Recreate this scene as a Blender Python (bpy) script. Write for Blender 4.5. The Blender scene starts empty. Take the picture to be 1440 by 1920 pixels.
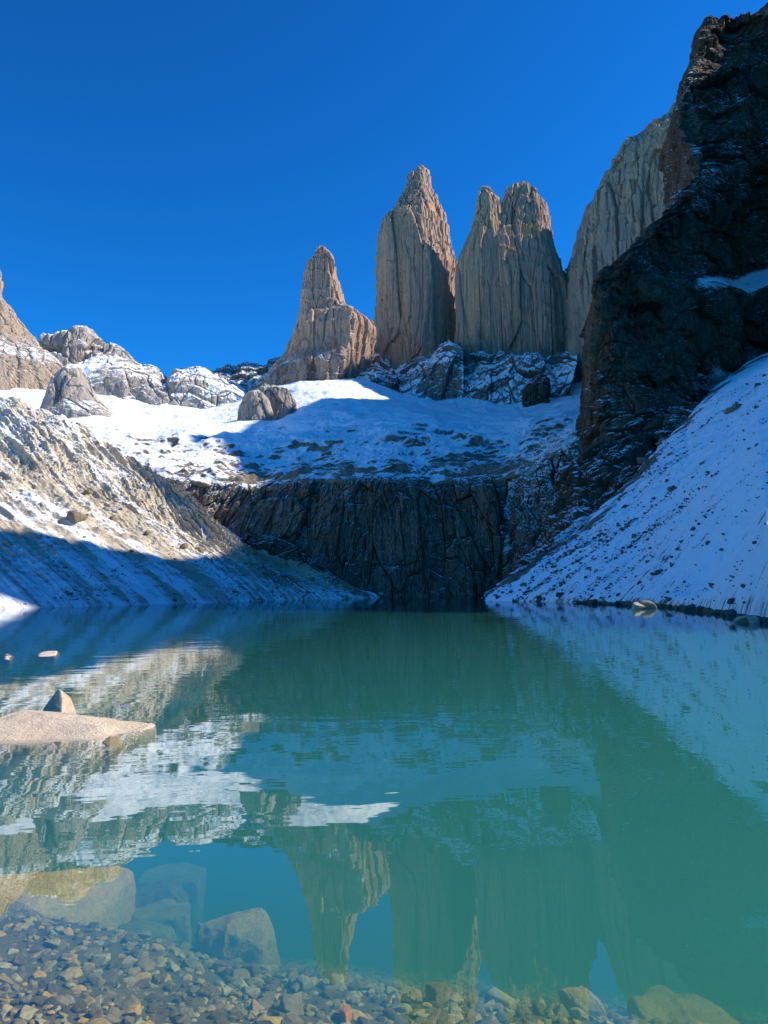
import bpy, math, random
import numpy as np
from mathutils import Matrix, Vector
R = math.radians
scene = bpy.context.scene
C = scene.collection

# ---------------------------------------------------------------- camera
F_PX = 1442.0
CAM = np.array([0.0, 0.0, 1.65])
PITCH = math.atan((1113.0 - 960.0) / F_PX)
ROLL = math.atan(0.025)
_F = np.array([0, math.cos(PITCH), math.sin(PITCH)])
_R0 = np.array([1.0, 0, 0]); _U0 = np.cross(_R0, _F)
_U = _U0 * math.cos(ROLL) + _R0 * math.sin(ROLL)
_R = _R0 * math.cos(ROLL) - _U0 * math.sin(ROLL)
cd = bpy.data.cameras.new('camera'); cam = bpy.data.objects.new('camera', cd); C.objects.link(cam)
cd.sensor_fit = 'HORIZONTAL'; cd.sensor_width = 36.0; cd.lens = 36.0 * F_PX / 1440.0
cd.clip_start = 0.05; cd.clip_end = 20000
M4 = Matrix(((_R[0], _U[0], -_F[0], CAM[0]), (_R[1], _U[1], -_F[1], CAM[1]), (_R[2], _U[2], -_F[2], CAM[2]), (0, 0, 0, 1)))
cam.matrix_world = M4
scene.camera = cam

# ---------------------------------------------------------------- sky, sun, exposure
SUN_EL, SUN_AZ = R(39.0), R(88.0)          # azimuth clockwise from the view direction (+Y)
world = bpy.data.worlds.new('World'); scene.world = world; world.use_nodes = True
nt = world.node_tree; nt.nodes.clear()
sky = nt.nodes.new('ShaderNodeTexSky'); sky.sky_type = 'NISHITA'; sky.sun_disc = False
sky.sun_elevation = SUN_EL; sky.sun_rotation = SUN_AZ
sky.altitude = 0; sky.air_density = 1.0; sky.dust_density = 0.0; sky.ozone_density = 3.0
hs = nt.nodes.new('ShaderNodeHueSaturation'); hs.inputs['Saturation'].default_value = 1.0
bg = nt.nodes.new('ShaderNodeBackground'); bg.inputs['Strength'].default_value = 0.10
wo = nt.nodes.new('ShaderNodeOutputWorld')
mt = nt.nodes.new('ShaderNodeMix'); mt.data_type = 'RGBA'; mt.blend_type = 'MULTIPLY'; mt.inputs[0].default_value = 1; mt.inputs[7].default_value = (.05, .50, .86, 1)
gm = nt.nodes.new('ShaderNodeGamma'); gm.inputs['Gamma'].default_value = 1.30
nt.links.new(sky.outputs[0], gm.inputs['Color']); nt.links.new(gm.outputs[0], hs.inputs['Color']); nt.links.new(hs.outputs[0], mt.inputs[6]); nt.links.new(mt.outputs[2], bg.inputs['Color']); nt.links.new(bg.outputs[0], wo.inputs['Surface'])
SUN_V = np.array([math.sin(SUN_AZ) * math.cos(SUN_EL), math.cos(SUN_AZ) * math.cos(SUN_EL), math.sin(SUN_EL)])
sl = bpy.data.lights.new('sun', 'SUN'); sl.energy = 5.0; sl.angle = R(0.53); sl.color = (1.0, 0.93, 0.82)
so = bpy.data.objects.new('sun', sl); C.objects.link(so)
so.rotation_euler = Vector(tuple(-SUN_V)).to_track_quat('-Z', 'Y').to_euler()
so.location = (300, -50, 400)
scene.view_settings.view_transform = 'Standard'; scene.view_settings.look = 'None'
scene.view_settings.exposure = 0.55; scene.view_settings.gamma = 1.0
scene.render.engine = 'CYCLES'
scene.cycles.use_denoising = True
scene.cycles.max_bounces = 8; scene.cycles.diffuse_bounces = 3; scene.cycles.glossy_bounces = 3
scene.cycles.transparent_max_bounces = 12; scene.cycles.volume_bounces = 1
scene.cycles.caustics_reflective = False; scene.cycles.caustics_refractive = False

# ---------------------------------------------------------------- maths helpers
def P(px, py, Y):
    """world point seen at pixel (px,py) of the 1440x1920 photo at depth Y"""
    px = np.asarray(px, float); py = np.asarray(py, float); Y = np.asarray(Y, float)
    a = (px - 720) / F_PX; b = (960 - py) / F_PX
    d = _F + a[..., None] * _R + b[..., None] * _U
    return CAM + d * (Y / d[..., 1])[..., None]
def PW(px, py, z=0.0):
    """point on the level z under pixel"""
    d = _F + (px - 720) / F_PX * _R + (960 - py) / F_PX * _U
    return CAM + d * ((z - CAM[2]) / d[2])
def horizon(px): return 1113 - 0.025 * (np.asarray(px, float) - 720)
_rs = np.random.RandomState(7)
_perm = _rs.permutation(512).astype(np.int64)
_perm = np.concatenate([_perm, _perm])
_g = _rs.normal(size=(512, 3)); _g /= np.linalg.norm(_g, axis=1)[:, None]
def perlin(p):
    sh = p.shape[:-1]; p = p.reshape(-1, 3)
    i = np.floor(p).astype(np.int64); f = p - i
    w = f * f * f * (f * (f * 6 - 15) + 10)
    i &= 511
    out = 0
    for dx in (0, 1):
        wx = w[:, 0] if dx else 1 - w[:, 0]
        hx = _perm[(i[:, 0] + dx) & 511]
        for dy in (0, 1):
            wy = w[:, 1] if dy else 1 - w[:, 1]
            hy = _perm[(hx + i[:, 1] + dy) & 511]
            for dz in (0, 1):
                wz = w[:, 2] if dz else 1 - w[:, 2]
                gg = _g[_perm[(hy + i[:, 2] + dz) & 511]]
                v = gg[:, 0] * (f[:, 0] - dx) + gg[:, 1] * (f[:, 1] - dy) + gg[:, 2] * (f[:, 2] - dz)
                out = out + wx * wy * wz * v
    return (out * 1.6).reshape(sh)
def fbm(p, octv=5, gain=0.5, lac=2.03):
    a, s, o = 1.0, 0.0, 0.0
    for k in range(octv):
        o = o + a * perlin(p * lac ** k + 17.3 * k); s += a; a *= gain
    return o / s
def ridged(p, octv=5, gain=0.5, lac=2.03):
    a, s, o = 1.0, 0.0, 0.0
    for k in range(octv):
        o = o + a * (1 - 2.2 * np.abs(perlin(p * lac ** k + 31.7 * k))); s += a; a *= gain
    return o / s
_cv = _rs.rand(512); _cp = _rs.rand(512, 3)
def worley(p):
    """random value of the nearest cell, and distance to the cell border"""
    sh = p.shape[:-1]; p = p.reshape(-1, 3); i = np.floor(p).astype(np.int64)
    d1 = np.full(len(p), 9.0); d2 = np.full(len(p), 9.0); val = np.zeros(len(p))
    for dx in (-1, 0, 1):
        for dy in (-1, 0, 1):
            for dz in (-1, 0, 1):
                c = i + np.array([dx, dy, dz])
                h = _perm[(_perm[(_perm[c[:, 0] & 511] + c[:, 1]) & 511] + c[:, 2]) & 511]
                d = np.sqrt(((c + _cp[h] - p) ** 2).sum(1))
                n1 = d < d1
                d2 = np.where(n1, d1, np.minimum(d2, d)); val = np.where(n1, _cv[h], val); d1 = np.where(n1, d, d1)
    return val.reshape(sh), (d2 - d1).reshape(sh)
def blocks(q, fs, vs, seed=0.0, tilt=.0):
    """angular slabs and columns: each cell is a facet pushed in or out, cracks between"""
    qz = q * np.array([1, 1, min(1, vs * 1.2)]) / fs * .6
    w = q / fs + .14 * np.stack([fbm(qz + seed, 2), fbm(qz + seed + 9, 2), 0 * q[..., 0]], -1)
    v1, e1 = worley(w * np.array([1, 1, vs]) + seed)
    v2, e2 = worley(w * np.array([1, 1, vs * 1.3]) * 2.9 + seed + 5)
    return (v1 - .5) * 1.3 + (v2 - .5) * .45 - .28 * np.exp(-(e1 / .035) ** 2) - .14 * np.exp(-(e2 / .05) ** 2)
def smooth(a, b, x):
    t = np.clip((x - a) / (b - a), 0, 1); return t * t * (3 - 2 * t)
def cr(pts, t):
    """Catmull-Rom through pts (n,...) at params t in 0..n-1 (first axis)"""
    n = len(pts); t = np.clip(t, 0, n - 1 - 1e-9); i = np.floor(t).astype(int); f = t - i
    g = lambda k: pts[np.clip(k, 0, n - 1)]
    f = f.reshape(f.shape + (1,) * (pts.ndim - 1))
    p0, p1, p2, p3 = g(i - 1), g(i), g(i + 1), g(i + 2)
    return 0.5 * (2 * p1 + (p2 - p0) * f + (2 * p0 - 5 * p1 + 4 * p2 - p3) * f ** 2 + (3 * p1 - p0 - 3 * p2 + p3) * f ** 3)
def lin(pts, t):
    n = len(pts); t = np.clip(t, 0, n - 1 - 1e-9); i = np.floor(t).astype(int); f = (t - i).reshape((-1,) + (1,) * (pts.ndim - 1))
    return pts[i] * (1 - f) + pts[i + 1] * f
def grid_normals(G, wrap=False):
    if wrap:
        du = np.roll(G, -1, 1) - np.roll(G, 1, 1)
    else:
        du = np.gradient(G, axis=1)
    dv = np.gradient(G, axis=0)
    n = np.cross(du, dv); n /= np.linalg.norm(n, axis=-1, keepdims=True) + 1e-9
    return n

# ---------------------------------------------------------------- object helpers
def tag(o, label=None, cat=None, group=None, kind=None):
    if label: o['label'] = label
    if cat: o['category'] = cat
    if group: o['group'] = group
    if kind: o['kind'] = kind
    return o
def empty(name, loc, label, cat, group=None):
    o = bpy.data.objects.new(name, None); C.objects.link(o); o.location = loc
    return tag(o, label, cat, group)
def mesh_obj(name, V, Fq, mat, parent=None, origin=None, uv=None, attrs=None, smooth_=True):
    V = np.asarray(V, np.float64); Fq = np.asarray(Fq, np.int32)
    if origin is None: origin = np.zeros(3)
    me = bpy.data.meshes.new(name)
    k = Fq.shape[1]
    me.vertices.add(len(V)); me.vertices.foreach_set('co', (V - origin).astype(np.float32).ravel())
    me.loops.add(Fq.size); me.loops.foreach_set('vertex_index', Fq.ravel())
    me.polygons.add(len(Fq)); me.polygons.foreach_set('loop_start', np.arange(0, Fq.size, k, dtype=np.int32))
    me.polygons.foreach_set('loop_total', np.full(len(Fq), k, np.int32))
    me.polygons.foreach_set('use_smooth', np.full(len(Fq), smooth_, bool))
    me.update(calc_edges=True)
    if uv is not None:
        l = me.uv_layers.new(name='UVMap'); l.data.foreach_set('uv', np.asarray(uv, np.float32)[Fq.ravel()].ravel())
    for an, av in (attrs or {}).items():
        a = me.attributes.new(an, 'FLOAT', 'POINT'); a.data.foreach_set('value', np.asarray(av, np.float32).ravel())
    me.materials.append(mat)
    o = bpy.data.objects.new(name, me); C.objects.link(o)
    if parent is not None: o.parent = parent
    else: o.location = tuple(origin)
    return o
def grid_faces(nv, nu, wrap=False):
    i = np.arange(nv - 1)[:, None]; j = np.arange(nu if wrap else nu - 1)[None, :]
    jn = (j + 1) % nu
    a = i * nu + j; b = i * nu + jn; c = (i + 1) * nu + jn; d = (i + 1) * nu + j
    return np.stack([a + 0 * j, b + 0 * i, c + 0 * i, d + 0 * j], -1).reshape(-1, 4)
def grid_obj(name, G, mat, wrap=False, attrs=None, uv=None, parent=None, origin=None, flip=False, flat=False):
    nv, nu = G.shape[:2]
    Fq = grid_faces(nv, nu, wrap)
    if flip: Fq = Fq[:, ::-1]
    if origin is None:
        q = G.reshape(-1, 3); origin = np.array([q[:, 0].mean(), q[:, 1].mean(), q[:, 2].min()])
    at = {k: v.ravel() for k, v in (attrs or {}).items()}
    return mesh_obj(name, G.reshape(-1, 3), Fq, mat, parent=parent, origin=origin, uv=None if uv is None else uv.reshape(-1, 2), attrs=at, smooth_=not flat)

# ---------------------------------------------------------------- materials
class NT:
    def __init__(s, name):
        s.m = bpy.data.materials.new(name); s.m.use_nodes = True; s.t = s.m.node_tree; s.t.nodes.clear()
        s.out = s.t.nodes.new('ShaderNodeOutputMaterial')
    def n(s, typ, **kw):
        n = s.t.nodes.new(typ)
        for k, v in kw.items():
            if k == 'inp':
                for a, b in v.items():
                    if isinstance(b, bpy.types.NodeSocket): s.t.links.new(b, n.inputs[a])
                    else: n.inputs[a].default_value = b
            else: setattr(n, k, v)
        return n
    def math(s, op, a, b=None, c=None, clamp=False):
        n = s.t.nodes.new('ShaderNodeMath'); n.operation = op; n.use_clamp = clamp
        for i, v in enumerate((a, b, c)):
            if v is None: continue
            if isinstance(v, bpy.types.NodeSocket): s.t.links.new(v, n.inputs[i])
            else: n.inputs[i].default_value = v
        return n.outputs[0]
    def mix(s, f, a, b):
        n = s.t.nodes.new('ShaderNodeMix'); n.data_type = 'RGBA'
        for i, v in ((0, f), (6, a), (7, b)):
            if isinstance(v, bpy.types.NodeSocket): s.t.links.new(v, n.inputs[i])
            else: n.inputs[i].default_value = v if i == 0 else (*v, 1)
        return n.outputs[2]
    def noise(s, vec, scale, det=5, rough=0.55, typ='FBM', dist=0.0):
        n = s.n('ShaderNodeTexNoise'); n.inputs['Scale'].default_value = scale; n.inputs['Detail'].default_value = det
        n.inputs['Roughness'].default_value = rough; n.inputs['Distortion'].default_value = dist
        s.t.links.new(vec, n.inputs['Vector']); return n.outputs['Fac']
    def map(s, vec, scale=(1, 1, 1), rot=(0, 0, 0), loc=(0, 0, 0)):
        n = s.n('ShaderNodeMapping'); n.inputs['Scale'].default_value = scale; n.inputs['Rotation'].default_value = rot; n.inputs['Location'].default_value = loc
        s.t.links.new(vec, n.inputs['Vector']); return n.outputs[0]
    def ramp(s, f, a, b, lo=0.0, hi=1.0):
        n = s.n('ShaderNodeMapRange', interpolation_type='SMOOTHSTEP'); n.clamp = True
        s.t.links.new(f, n.inputs['Value'])
        for k, v in (('From Min', a), ('From Max', b), ('To Min', lo), ('To Max', hi)):
            if isinstance(v, bpy.types.NodeSocket): s.t.links.new(v, n.inputs[k])
            else: n.inputs[k].default_value = v
        return n.outputs[0]
SNOW = (0.88, 0.91, 0.95)
def rock_mat(name, cols, feat=8.0, vert=0.15, snow_at=0.75, snow_w=0.12, snow_noise=0.35, snow_feat=6.0, bump=0.5, streak=None, uvstreak=None, orange=None, snowcol=SNOW, basedark=None):
    """cols: (main, second, dark crack). feat: metres of the finest features. Snow lies where the surface is flat enough."""
    m = NT(name)
    tc = m.n('ShaderNodeTexCoord').outputs['Object']
    geo = m.n('ShaderNodeNewGeometry')
    v1 = m.map(tc, (1, 1, vert))
    big = m.noise(v1, 1 / (feat * 6), 4)
    med = m.noise(v1, 1 / feat, 8, 0.62)
    fine = m.noise(m.map(tc, (1, 1, max(vert, .35))), 3 / feat, 6, 0.65)
    col = m.mix(m.ramp(big, .38, .62), cols[0], cols[1])
    crk = m.ramp(med, .34, .44)
    col = m.mix(crk, cols[2], col)
    col = m.mix(m.ramp(fine, .30, .60, 0.0, 1.0), tuple(c * .66 for c in cols[0]), col)
    if orange is not None:
        o = m.noise(m.map(tc, (1, 1, .6), loc=(5, 9, 3)), 1 / (feat * 5), 5)
        col = m.mix(m.ramp(o, .58, .7, 0, .75), col, orange)
    if uvstreak is not None:
        uvn = m.n('ShaderNodeUVMap').outputs[0]
        su, sv = uvstreak
        st = m.noise(m.map(uvn, (su, sv, 1)), 1.0, 7, 0.68, dist=.3)
        st2 = m.noise(m.map(uvn, (su * 3.1, sv * 6, 1)), 1.0, 6, 0.7)
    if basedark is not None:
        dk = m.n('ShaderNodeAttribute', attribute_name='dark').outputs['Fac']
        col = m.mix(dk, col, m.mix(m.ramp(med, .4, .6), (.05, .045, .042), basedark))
    # snow
    nz = m.n('ShaderNodeSeparateXYZ'); m.t.links.new(geo.outputs['Normal'], nz.inputs[0]); nz = nz.outputs[2]
    sb = m.n('ShaderNodeAttribute', attribute_name='snow').outputs['Fac']
    sn = m.noise(tc, 1 / snow_feat, 9, 0.66)
    sn = m.math('MULTIPLY', m.math('SUBTRACT', sn, 0.5), snow_noise * 2)
    f = m.math('ADD', m.math('ADD', nz, sn), sb)
    if uvstreak is not None:
        f = m.math('ADD', f, m.math('MULTIPLY', m.math('SUBTRACT', st, .5), 1.5))
        f = m.math('ADD', f, m.math('MULTIPLY', m.math('SUBTRACT', st2, .5), 1.0))
    sf = m.ramp(f, snow_at - snow_w, snow_at + snow_w)
    col = m.mix(sf, col, snowcol)
    bs = m.n('ShaderNodeBsdfPrincipled')
    m.t.links.new(col, bs.inputs['Base Color'])
    m.t.links.new(m.ramp(sf, 0, 1, .9, .6), bs.inputs['Roughness'])
    bs.inputs['Specular IOR Level'].default_value = 0.15
    h = m.math('ADD', m.math('MULTIPLY', med, feat * .5), m.math('MULTIPLY', fine, feat * .25))
    h = m.math('ADD', h, m.math('MULTIPLY', sf, feat * .12))
    bp = m.n('ShaderNodeBump', inp={'Strength': bump, 'Distance': 1.0, 'Height': h})
    m.t.links.new(bp.outputs[0], bs.inputs['Normal'])
    m.t.links.new(bs.outputs[0], m.out.inputs['Surface'])
    return m.m

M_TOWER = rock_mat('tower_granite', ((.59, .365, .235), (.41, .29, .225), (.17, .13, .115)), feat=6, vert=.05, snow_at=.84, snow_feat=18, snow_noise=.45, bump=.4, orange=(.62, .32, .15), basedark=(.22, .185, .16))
M_WALL4 = rock_mat('wall_granite', ((.50, .345, .24), (.37, .285, .23), (.17, .135, .12)), feat=6, vert=.09, snow_at=.80, snow_feat=16, snow_noise=.4, bump=.5)
M_PEAK = rock_mat('peak_granite', ((.44, .38, .32), (.33, .29, .26), (.15, .14, .13)), feat=7, vert=.4, snow_at=.74, snow_feat=30, snow_noise=.6, bump=.7, snow_w=.05)
M_PEAKO = rock_mat('orange_granite', ((.50, .37, .25), (.40, .32, .26), (.18, .16, .14)), feat=7, vert=.35, snow_at=.80, snow_feat=26, snow_noise=.4, bump=1.0, orange=(.66, .30, .10), snow_w=.05)
M_DARK = rock_mat('dark_shale', ((.085, .060, .042), (.155, .108, .070), (.024, .019, .016)), feat=4, vert=.3, snow_at=.84, snow_feat=26, snow_noise=.42, bump=.9, orange=(.13, .06, .035), snow_w=.06)
M_BACK = rock_mat('striated_rock', ((.15, .115, .082), (.27, .21, .155), (.03, .025, .021)), feat=2.2, vert=.035, snow_at=.80, snow_feat=8, snow_noise=.5, bump=1.0, snow_w=.06)
M_DRIDGE = rock_mat('dark_ridge_rock', ((.20, .155, .13), (.30, .24, .19), (.06, .05, .046)), feat=6, vert=.5, snow_at=.66, snow_feat=34, snow_noise=.6, bump=.7, snow_w=.06)
M_TERR = rock_mat('glacier_snow', ((.22, .175, .13), (.32, .26, .2), (.07, .06, .05)), feat=4, vert=1, snow_at=.80, snow_w=.08, snow_feat=16, snow_noise=.75, bump=.6)
M_LEFT = rock_mat('moraine_debris', ((.60, .51, .38), (.45, .38, .28), (.20, .165, .125)), feat=2.5, vert=1, snow_at=.76, snow_w=.14, snow_feat=6, snow_noise=.24, bump=.9, uvstreak=(38, 1.0))
M_RIGHT = rock_mat('snowy_scree', ((.17, .13, .10), (.24, .19, .15), (.07, .06, .05)), feat=.8, vert=1, snow_at=.65, snow_w=.08, snow_feat=3, snow_noise=.26, bump=.5, uvstreak=(1.0, 1.0))

# ---------------------------------------------------------------- towers and crags
def tower(name, rows, Y, mat, label, cat, ratio=.9, rot=0., sq=2.4, nv=260, nu=320, amp=6, vs=.035, fs=22, seed=0, prow=0.0, prow_u=0.5, topamp=1.0, snow=None, group=None, crag=None, ledge=0.0, parent=None, dark=None, planes=None, poly=.75):
    """rows: (py, pxL, pxR) top to bottom. A closed lofted rock with its real depth."""
    rows = np.array(rows, float)
    A = P(rows[:, 1], rows[:, 0], Y); B = P(rows[:, 2], rows[:, 0], Y)
    n = len(rows)
    # resample rows by height
    zz = (A[:, 2] + B[:, 2]) / 2
    s = np.concatenate([[0], np.cumsum(np.abs(np.diff(zz)) + .15 * np.abs(np.diff(B[:, 0] - A[:, 0])))]); s /= s[-1]
    t = np.interp(np.linspace(0, 1, nv), s, np.arange(n))
    A = cr(A, t) * .5 + lin(A, t) * .5; B = cr(B, t) * .5 + lin(B, t) * .5
    ctr = (A + B) / 2; half = (B - A) / 2
    ph = np.linspace(0, 2 * np.pi, nu, endpoint=False) + .001
    c, sn = np.cos(ph), np.sin(ph)
    # cross section: flat faces meeting at aretes, a little rounded by a superellipse
    r = (np.abs(c) ** sq + np.abs(sn) ** sq) ** (-1 / sq)
    rp = np.random.RandomState(seed + 50)
    if planes is None: planes = np.arange(8) * 45. + rp.uniform(-15, 15, 8)
    hgt = np.linspace(0, 1, nv)[:, None]
    rr_ = np.full((nv, nu), 9.0)
    for k, pd in enumerate(planes):
        fix = isinstance(pd, tuple); o0 = pd[1] if fix else rp.uniform(.86, 1.06); pd = pd[0] if fix else pd
        a = R(pd) + (.05 if fix else .12) * np.sin(hgt * rp.uniform(2, 6) + rp.uniform(0, 6)); ok = o0 + (.03 if fix else .07) * np.sin(hgt * rp.uniform(3, 9) + rp.uniform(0, 6))
        cs = np.cos(ph[None, :] - a); rr_ = np.where(cs > .05, np.minimum(rr_, ok / np.maximum(cs, .05)), rr_)
    rr_ = np.minimum(rr_, 1.6) * poly + r[None, :] * (1 - poly)
    cx, cy = rr_ * c, rr_ * sn
    mn, mxx = cx.min(1, keepdims=True), cx.max(1, keepdims=True)
    cx = 2 * (cx - mn) / (mxx - mn) - 1
    front = np.clip(-cy, 0, None)
    cyp = cy - prow * np.exp(-((cx - (prow_u * 2 - 1)) / .35) ** 2) * front
    G = ctr[:, None, :] + half[:, None, :] * cx[:, :, None]
    w = np.abs(half[:, 0])
    wd = np.minimum(w, np.percentile(w, 75)) * ratio
    G[:, :, 1] += wd[:, None] * cyp
    N = grid_normals(G, True)
    cen = ctr[:, None, :] * np.ones((1, nu, 1))
    sgn = np.sign(((G - cen) * N).sum(-1, keepdims=True).mean()); N = N * sgn
    Ng = N.copy(); Ng[..., 2] *= .3
    Ng /= np.linalg.norm(Ng, axis=-1, keepdims=True) + 1e-9
    q = G + seed * 113.7
    qs = q / fs * np.array([1, 1, vs])
    wob = fbm(q / (fs * 3), 3)[..., None] * .6
    d = blocks(q, fs * .75, vs, seed * 3.1) * .85 + (ridged(qs * np.array([2.5, 2.5, .6]) + wob * .3, 4, .55) - .3) * .12
    d2 = fbm(q / (fs * 2.6) * np.array([1, 1, .3]) + 5, 3)
    d3 = ridged(q / (fs * .22) * np.array([1, 1, .12]) + wob * .6, 4) - .3
    fac = np.clip(w / (amp * 2.5), .15, 1)[:, None]
    disp = (d * amp * .8 + d2 * amp * .55 + d3 * amp * .16) * fac
    disp = disp - disp.mean()
    if ledge:
        zq = G[..., 2] / (fs * .7) + fbm(q / (fs * 2), 3) * 1.5
        disp = disp + ledge * ((zq % 1.0) ** 2 - .4) * fac
    G = G + Ng * disp[..., None]
    # jagged top: push upper rings up and down
    top = np.linspace(1, 0, nv)[:, None] ** 10
    G[..., 2] += top * topamp * amp * ridged(q / (fs * .5) * np.array([1, 1, .0]), 4)
    # close the top
    cap = np.repeat(G[0].mean(0)[None, None, :] + np.array([0, 0, amp * .2 * topamp]), nu, 1)
    G = np.concatenate([cap, G], 0)
    sb = np.zeros(G.shape[:2])
    if snow is not None: sb = snow(G)
    dkv = np.zeros(G.shape[:2])
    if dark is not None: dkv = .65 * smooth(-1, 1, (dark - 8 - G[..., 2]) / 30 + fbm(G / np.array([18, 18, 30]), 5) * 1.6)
    if parent is not None:
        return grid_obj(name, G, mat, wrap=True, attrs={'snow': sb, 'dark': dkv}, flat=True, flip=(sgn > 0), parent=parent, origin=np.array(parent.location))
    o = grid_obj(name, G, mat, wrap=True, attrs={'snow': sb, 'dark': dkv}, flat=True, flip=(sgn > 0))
    return tag(o, label, cat, group)

def zt(py, Y, px=800): return P(px, py, Y)[2]

# three granite towers
YT = 1000.
tower('granite_tower', [(466, 598, 606), (474, 590, 616), (486, 580, 627), (500, 573, 631), (520, 570, 634), (545, 567, 643), (570, 565, 653), (588, 562, 664), (594, 561, 684), (604, 559, 698), (622, 555, 704), (645, 548, 698), (670, 535, 694), (700, 505, 690), (730, 470, 690), (770, 440, 700)],
      YT - 110, M_TOWER, 'smallest and leftmost of the three granite towers, with a square shoulder on its right', 'rock tower', ratio=.8, amp=7, fs=26, ledge=1.2, seed=1, prow=.0, prow_u=.62, planes=[(-112, .80), (-22, .88), (30, .95), (80, 1.), (130, 1.), (175, .95), (215, .92)],
      dark=zt(668, YT - 110, 600), snow=lambda G: .32 * smooth(zt(660, YT - 110), zt(690, YT - 110), G[..., 2]))
tower('granite_tower', [(314, 782, 797), (322, 776, 806), (334, 764, 809), (350, 756, 812), (372, 746, 818), (395, 734, 828), (420, 719, 836), (450, 713, 841), (480, 711, 851), (500, 710, 858), (560, 709, 862), (620, 703, 862), (660, 690, 862), (690, 678, 866), (720, 665, 868), (745, 655, 870), (790, 640, 880)],
      YT + 5, M_TOWER, 'tallest granite tower in the middle, rounded tip and sunlit upper right edge', 'rock tower', ratio=1.1, amp=7, fs=26, ledge=2.2, seed=2, prow=.0, prow_u=.55, topamp=.25, planes=[(-106, .80), (-44, .72), (20, .95), (70, 1.), (120, 1.), (165, .95), (208, .92)], nv=520, nu=640,
      dark=zt(700, YT), snow=lambda G: .35 * smooth(zt(670, YT), zt(710, YT), G[..., 2]))
t3 = tower('granite_tower', [(352, 972, 984), (360, 958, 996), (372, 948, 1006), (385, 942, 1018), (400, 934, 1026), (430, 916, 1032), (455, 900, 1037), (485, 880, 1046), (520, 866, 1060), (560, 858, 1073), (620, 854, 1077), (660, 848, 1076), (700, 838, 1072), (740, 822, 1070), (790, 805, 1070), (840, 790, 1075)],
      YT - 45, M_TOWER, 'widest granite tower right of the tallest one, with a twin jagged summit', 'rock tower', ratio=.6, amp=9, fs=30, ledge=2.2, seed=3, sq=3.2, planes=[(-97, .72), (-52, .98), (-14, .95), (40, 1.), (90, 1.), (140, 1.), (185, .95), (222, .92)], nv=520, nu=720, topamp=1.6,
      dark=zt(672, YT), snow=lambda G: .28 * smooth(zt(640, YT), zt(680, YT), G[..., 2]))
tower('pinnacle', [(358, 905, 914), (368, 900, 924), (376, 898, 937), (388, 896, 941), (410, 892, 944), (430, 884, 948), (455, 871, 950), (485, 861, 952), (520, 857, 955), (560, 857, 955), (620, 856, 955), (700, 856, 950)],
      YT - 50, M_TOWER, None, None, ratio=.8, amp=6, fs=24, seed=4, sq=2.6, nv=400, nu=460, topamp=1.5, parent=t3)
# long granite wall behind the dark cliff
tower('granite_wall', [(205, 1276, 1600), (216, 1268, 1600), (236, 1256, 1600), (250, 1234, 1600), (264, 1200, 1600), (272, 1182, 1600), (288, 1165, 1600), (305, 1150, 1600), (330, 1134, 1600), (355, 1120, 1600), (380, 1110, 1600), (430, 1098, 1600), (480, 1086, 1600), (560, 1080, 1600), (640, 1076, 1600), (700, 1068, 1600), (740, 1055, 1600), (775, 1043, 1600), (830, 1035, 1600)],
      885, M_WALL4, 'long pale granite wall rising between the widest tower and the dark cliff', 'rock wall', ratio=.74, amp=12, fs=28, ledge=2.2, seed=5, sq=2.3, nv=480, nu=900, topamp=1.6,
      snow=lambda G: -.25 + .3 * smooth(P(1200, 500, 860)[0], P(1290, 400, 860)[0], G[..., 0]) * smooth(zt(360, 860), zt(430, 860), G[..., 2]))
# left hand peaks
tower('granite_peak', [(480, -40, -12), (512, -60, 1), (530, -80, 6), (556, -100, 9), (575, -120, 22), (600, -140, 38), (622, -160, 58), (640, -180, 74), (655, -200, 88), (672, -220, 104), (690, -240, 122), (720, -260, 150), (770, -300, 180)],
      820, M_PEAKO, 'orange tinted granite peak cut by the left edge of the view', 'peak', ratio=.7, amp=7, fs=34, seed=6, vs=.3, nv=220, nu=400,
      snow=lambda G: .32 * smooth(zt(630, 820), zt(650, 820), G[..., 2]) * 0 + .25 * smooth(zt(625, 820), zt(650, 820), G[..., 2]) * smooth(zt(690, 820), zt(655, 820), G[..., 2]))
tower('rock_crag', [(690, 132, 146), (698, 112, 156), (710, 98, 162), (725, 90, 170), (745, 82, 180), (765, 76, 196), (790, 66, 225), (840, 50, 240)],
      640, M_PEAK, 'grey angular crag standing on the sunlit snow below the orange peak', 'crag', ratio=1.0, amp=6, fs=32, seed=10, vs=.5, nv=200, nu=320, topamp=.7)
tower('rock_crag', [(732, 478, 486), (740, 462, 497), (755, 455, 504), (775, 450, 508), (795, 448, 512), (815, 444, 518)],
      640, M_PEAK, 'pale rounded crag in the snow, left of two crags lit on one side', 'crag', ratio=1.1, amp=4.5, fs=18, seed=12, vs=.35, nv=150, nu=240, topamp=.3)
tower('rock_crag', [(724, 492, 502), (731, 488, 530), (737, 487, 545), (748, 488, 553), (760, 490, 558), (775, 490, 562), (795, 488, 566)],
      665, M_PEAK, 'pale notched crag in the snow, right of two crags lit on one side', 'crag', ratio=.8, amp=5, fs=18, seed=13, vs=.35, nv=150, nu=240, topamp=.8)
tower('rock_crag', [(703, 1012, 1022), (712, 1000, 1032), (724, 986, 1034), (745, 981, 1032), (765, 980, 1024), (785, 979, 1012), (800, 975, 1008)],
      790, M_DARK, 'small dark crag capped with snow at the foot of the widest tower', 'crag', ratio=.9, amp=6, fs=20, seed=14, vs=.5, nv=150, nu=240, topamp=.6, snow=lambda G: .15 + 0 * G[..., 0])
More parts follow.
